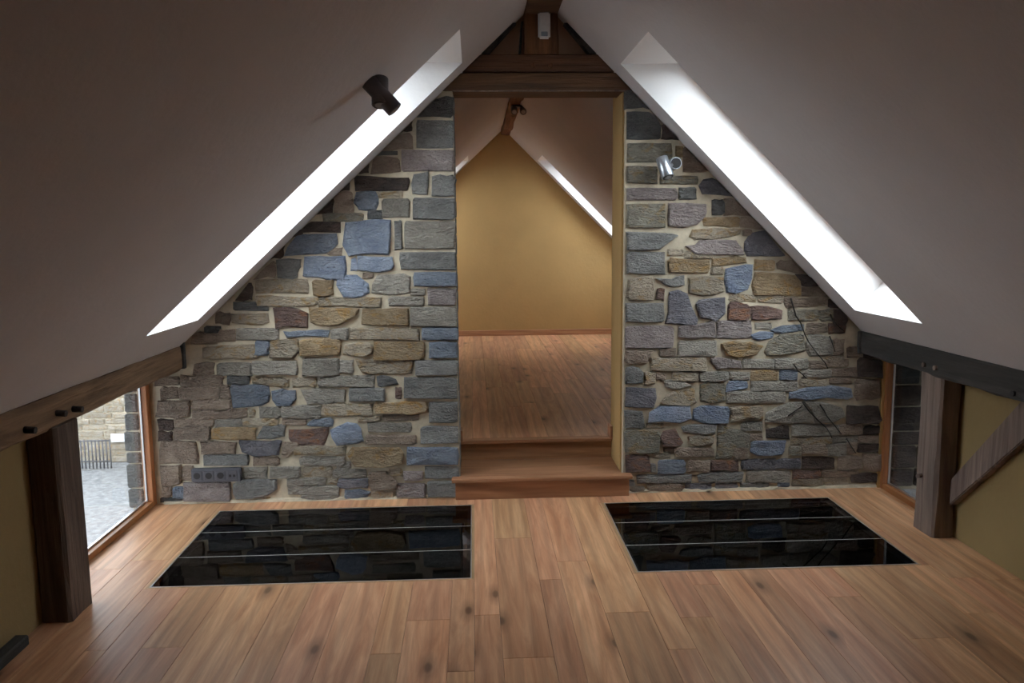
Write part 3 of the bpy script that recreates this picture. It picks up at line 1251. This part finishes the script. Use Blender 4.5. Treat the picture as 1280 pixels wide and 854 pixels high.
vb = [bm.verts.new((2.438, y, z)) for y, z in prof]
bm.faces.new(va)
bm.faces.new(vb)
for i in range(4):
    bm.faces.new((va[i], va[(i + 1) % 4], vb[(i + 1) % 4], vb[i]))
bmesh.ops.bevel(bm, geom=bm.edges[:], offset=0.005, segments=2, affect='EDGES')
t = link('diagonal_brace', bm, M['beam_z'])
tag(t, 'slanting timber brace from the pale post up to the blackened beam', 'brace')
box_t = box('timber_sill', -2.02, -1.90, -3.2, -1.735, 0.0, 0.045, M['beam_dark'], None, 0.006)
tag(box_t, 'low dark timber lying on the floor along the ochre wall', 'timber')

# ------------------------------------------------------------------ low windows
def side_window(num, xin, sgn, y0, y1, zt):
    """xin inner face of the frame, sgn the way out"""
    d1 = xin + sgn * 0.052
    X = sorted((xin, d1))
    w = 0.05
    fr = struct(box('window_%d' % num, X[0], X[1], y1 - w, y1, 0.0, zt, M['pine_z'], None, 0.003, 1, False))
    ORIGIN[fr.name] = Vector((0, 0, 0))
    box('stile', X[0], X[1], y0, y0 + w, 0.0, zt, M['pine_z'], fr, 0.003)
    box('bottom_rail', X[0], X[1], y0 + w, y1 - w, 0.0, 0.034, M['pine'], fr, 0.003)
    box('top_rail', X[0], X[1], y0 + w, y1 - w, zt - 0.10, zt, M['pine'], fr, 0.003)
    xb = sorted((xin + sgn * 0.034, xin + sgn * 0.044))
    box('glazing_bead', xb[0], xb[1], y1 - w - 0.008, y1 - w, 0.034, zt - 0.10, M['steel'], fr)
    box('glazing_bead', xb[0], xb[1], y0 + w, y1 - w - 0.014, 0.034, 0.044, M['steel'], fr)
    xg = sorted((xin + sgn * 0.044, xin + sgn * 0.049))
    box('pane', xg[0], xg[1], y0 + w, y1 - w, 0.044, zt - 0.10, M['side_glass'], fr)


side_window(5, -2.055, -1, -1.40, 0.0, 0.88)
side_window(6, 2.468, 1, -0.72, 0.0, 0.92)
struct(box('trim_2', 2.452, 2.470, -0.022, 0.0, 0.0, 0.86, M['ochre'], None))
# outer jambs and sills
struct(box('sill_right', 2.52, 2.95, -0.72, 0.0, -0.35, -0.02, M['gravel'], None))
struct(box('shade_soffit_left', -2.55, -2.02, -9.0, 6.5, 0.90, 0.98, M['roof'], None))  # overhang added to cut the sky light reaching the low window
struct(box('shade_soffit_right', 2.42, 3.15, -9.0, 6.5, 0.93, 1.01, M['roof'], None))  # added overhang, keeps the stones outside this window dark
rr = random.Random(5)
z = -0.02
while z < 0.88:
    h = rr.uniform(0.07, 0.16)
    zz = min(z + h, 0.9)
    box('stone', -2.205 - rr.uniform(0, .02), -2.13, -0.01 - rr.uniform(0, .01), 0.30, z + .005, zz - .005, S['s'], wall_bl, 0.008)
    z = zz
for (za, zb) in ((0.0, .12), (.12, .27), (.27, .36), (.36, .52), (.52, .66), (.66, .8), (.8, .9)):
    s = -0.012 - rr.uniform(0, .012)
    c = rr.uniform(2.66, 2.80)
    box('stone', 2.545, c - .005, s, 0.05, za + .005, zb - .005, S[rr.choice('kkG')], wall_br, 0.008)
    box('stone', c + .005, 2.95, s, 0.05, za + .005, zb - .005, S[rr.choice('kGn')], wall_br, 0.008)

# ------------------------------------------------------------------ yard
bm = bmesh.new()
bm_box(bm, -60, 60, -40, 60, -3.2, -3.0)
yard = link('yard_ground', bm, M['gravel'], None, False)
struct(yard)


def on_z(u, v, z):
    d = ray(u, v)
    return CAM + d * ((z - CAM.z) / d.z)


wy = on_z(130, 578, -3.0).y
yw = struct(box('wall_yard', -22, -3.0, wy, wy + 0.5, -3.0, 1.6, M['mortar'], None, 0, 1, False))
rr = random.Random(9)
xa, xb = on_y(88, 520, wy).x, on_y(180, 520, wy).x
z = -3.0
count = 0
while z < 1.2:
    h = rr.uniform(0.10, 0.17)
    x = xa - 0.3
    while x < xb + 0.3 and count < 290:
        w = rr.uniform(0.25, 0.7)
        box('stone', x + .012, x + w - .012, wy - rr.uniform(.02, .05), wy + .05, z + .010, z + h - .010, M['yardstone'], yw, 0.012)
        count += 1
        x += w
    z += h
struct(box('wall_shade_right', 5.2, 5.7, -14, 14, -3.0, 2.2, S['G'], None))  # unseen wall added to block sky light outside the right window
t = thing('iron_fence', (on_y(120, 560, wy - .6).x, wy - .6, -3.0), 'grey iron railing in front of the yard wall outside the low window', 'fence')
fy = wy - 0.6
p0, p1 = on_y(82, 552, fy), on_y(137, 552, fy)
zb = on_y(110, 577, fy).z
n = 12
for i in range(n + 1):
    x = p0.x + (p1.x - p0.x) * i / n
    cyl('bar', (x, fy, zb - .15), (x, fy, p0.z + 0.02), 0.014, M['iron'], t, 6)
cyl('rail', (p0.x, fy, p0.z), (p1.x, fy, p0.z), 0.015, M['iron'], t, 6)
cyl('rail', (p0.x, fy, zb), (p1.x, fy, zb), 0.015, M['iron'], t, 6)
q = on_y(147, 547, wy - .06)
t = box('notice_paper', q.x - .13, q.x + .17, wy - .075, wy - .06, q.z - .09, q.z + .08, M['paper'], None)
tag(t, 'white sheet fixed to the yard wall beside the railing', 'notice')

# ------------------------------------------------------------------ socket strip
t = thing('socket_strip', (-1.68, -0.02, 0.139), 'anthracite four-gang socket strip on the lower stone wall', 'socket')
y_s = -0.034
box('frame_plate', -1.829, -1.530, y_s, 0.02, 0.140, 0.224, M['socket'], t, 0.006, 2)
for i, x in enumerate((-1.793, -1.7225, -1.652, -1.5815)):
    b_ = box('insert', x - .029, x + .029, y_s - 0.003, y_s + 0.001, 0.153, 0.211, M['socket'], t, 0.002)
    if i < 3:
        cyl('outlet', (x, y_s - 0.0045, 0.182), (x, y_s - 0.001, 0.182), 0.020, M['hole'], b_, 20)
    else:
        for dx in (-.012, .012):
            box('port', x + dx - .007, x + dx + .007, y_s - 0.0045, y_s - 0.001, 0.172, 0.187, M['hole'], b_)

# ------------------------------------------------------------------ spotlights
def spot(name, base, normal, length, rad, head_c, head_dir, head_len, body, label, face):
    base, normal, head_c, head_dir = Vector(base), Vector(normal).normalized(), Vector(head_c), Vector(head_dir).normalized()
    t = thing(name, base, label, 'spotlight')
    cyl('mount', base - normal * .002, base + normal * length, rad, body, t, 28, None, 0.002)
    e = base + normal * (length + .0015)
    cyl('mount_face', base + normal * (length - .001), e, rad * 0.84, face, t, 28)
    j = base + normal * (length * 0.62)
    cyl('swivel', j, j + (head_c - j) * 0.9, rad * 0.42, body, t, 14)
    h0, h1 = head_c - head_dir * head_len / 2, head_c + head_dir * head_len / 2
    hd = cyl('lamp_head', h0, h1, rad, body, t, 32, None, 0.002)
    cyl('rim', h1 - head_dir * .001, h1 + head_dir * .0015, rad * 0.88, M['hole'], hd, 28)
    cyl('lens', h1 + head_dir * .0012, h1 + head_dir * .003, rad * 0.6, M['lens'], hd, 24)


nL = Vector((0.680, 0, -0.733))


def at_depth(u, v, dist):
    return CAM + ray(u, v) * dist


b0 = Vector((-0.500, -1.53, zl(-0.500)))
spot('ceiling_spotlight', b0, nL, 0.150, 0.034, at_depth(475, 115, 3.255), UP * -1 + RIGHT * 0.05 - FWD * 0.25, 0.118, M['black'],  # body colour darkened to hold the shadow on this backlit lamp
     'dark cylindrical spotlight fixed to the sloping ceiling beside a skylight', M['black'])
c0 = on_y(845, 204, -0.09)
spot('wall_spotlight', (c0.x, -0.005, c0.z), (0, -1, 0), 0.085, 0.036, on_y(831, 209.5, -0.12), Vector((0.22, -0.35, -0.9)), 0.125, M['silver'],
     'silver cylindrical spotlight on the stone wall beside the doorway', M['hole'])
# twin spots on the far ridge beam
d = ray(648, 132)
q = CAM + d * ((2.908 - CAM.z) / d.z)
t = thing('ridge_spotlight', (q.x, q.y, 2.91), 'small dark spotlight cluster under the far ridge beam', 'spotlight')
box('mount_plate', q.x - .06, q.x + .06, q.y - .05, q.y + .05, 2.888, 2.906, M['black'], t, 0.004)
for dx in (-.045, .045):
    hd = cyl('lamp_head', (q.x + dx, q.y + .01, 2.892), (q.x + dx, q.y - .07, 2.835), 0.032, M['black'], t, 20)
    cyl('lens', (q.x + dx, q.y - .0698, 2.8351), (q.x + dx, q.y - .073, 2.833), 0.022, M['steel'], hd, 16)

# ------------------------------------------------------------------ dead ivy stems on the right of the wall
STEMS = [
    ([(988.5, 373), (992, 385), (995, 395), (1001, 404), (1006, 418), (1011, 428), (1024, 445), (1031, 453), (1035, 461)], 'longest dry ivy stem slanting down the stones below the skylight corner'),
    ([(1038, 393), (1041, 400), (1047, 407), (1055, 414)], 'short dry ivy stem close under the skylight corner'),
    ([(1037, 420), (1041, 431), (1044, 440)], 'tiny dry ivy stem beside the end of the blackened beam'),
    ([(992, 455), (997, 463), (1003, 468), (1008, 473)], 'small dry ivy stem above the long blue stone'),
    ([(1003, 502), (1008, 510), (1013, 516), (1025, 528), (1034, 536), (1038, 543), (1040, 548)], 'forked dry ivy stem below the long blue stone'),
    ([(1025, 506), (1030, 513), (1034, 521), (1044, 533), (1052, 543)], 'parallel dry ivy stem nearer the low window below the long blue stone'),
    ([(985, 520), (1001, 509), (1003, 506)], 'hair-thin dry ivy stem branching from the forked one'),
    ([(1058, 548), (1064, 558), (1070, 567)], 'lowest short dry ivy stem near the low window'),
]
for pts, lab in STEMS:
    P = [on_y(u, v, -0.034) for u, v in pts]
    o = tube('ivy_stem', P, 0.0055 if len(pts) > 3 else 0.004, 0.0025, M['stem'])
    tag(o, lab, 'stem', 'dry ivy stems on the stone wall')
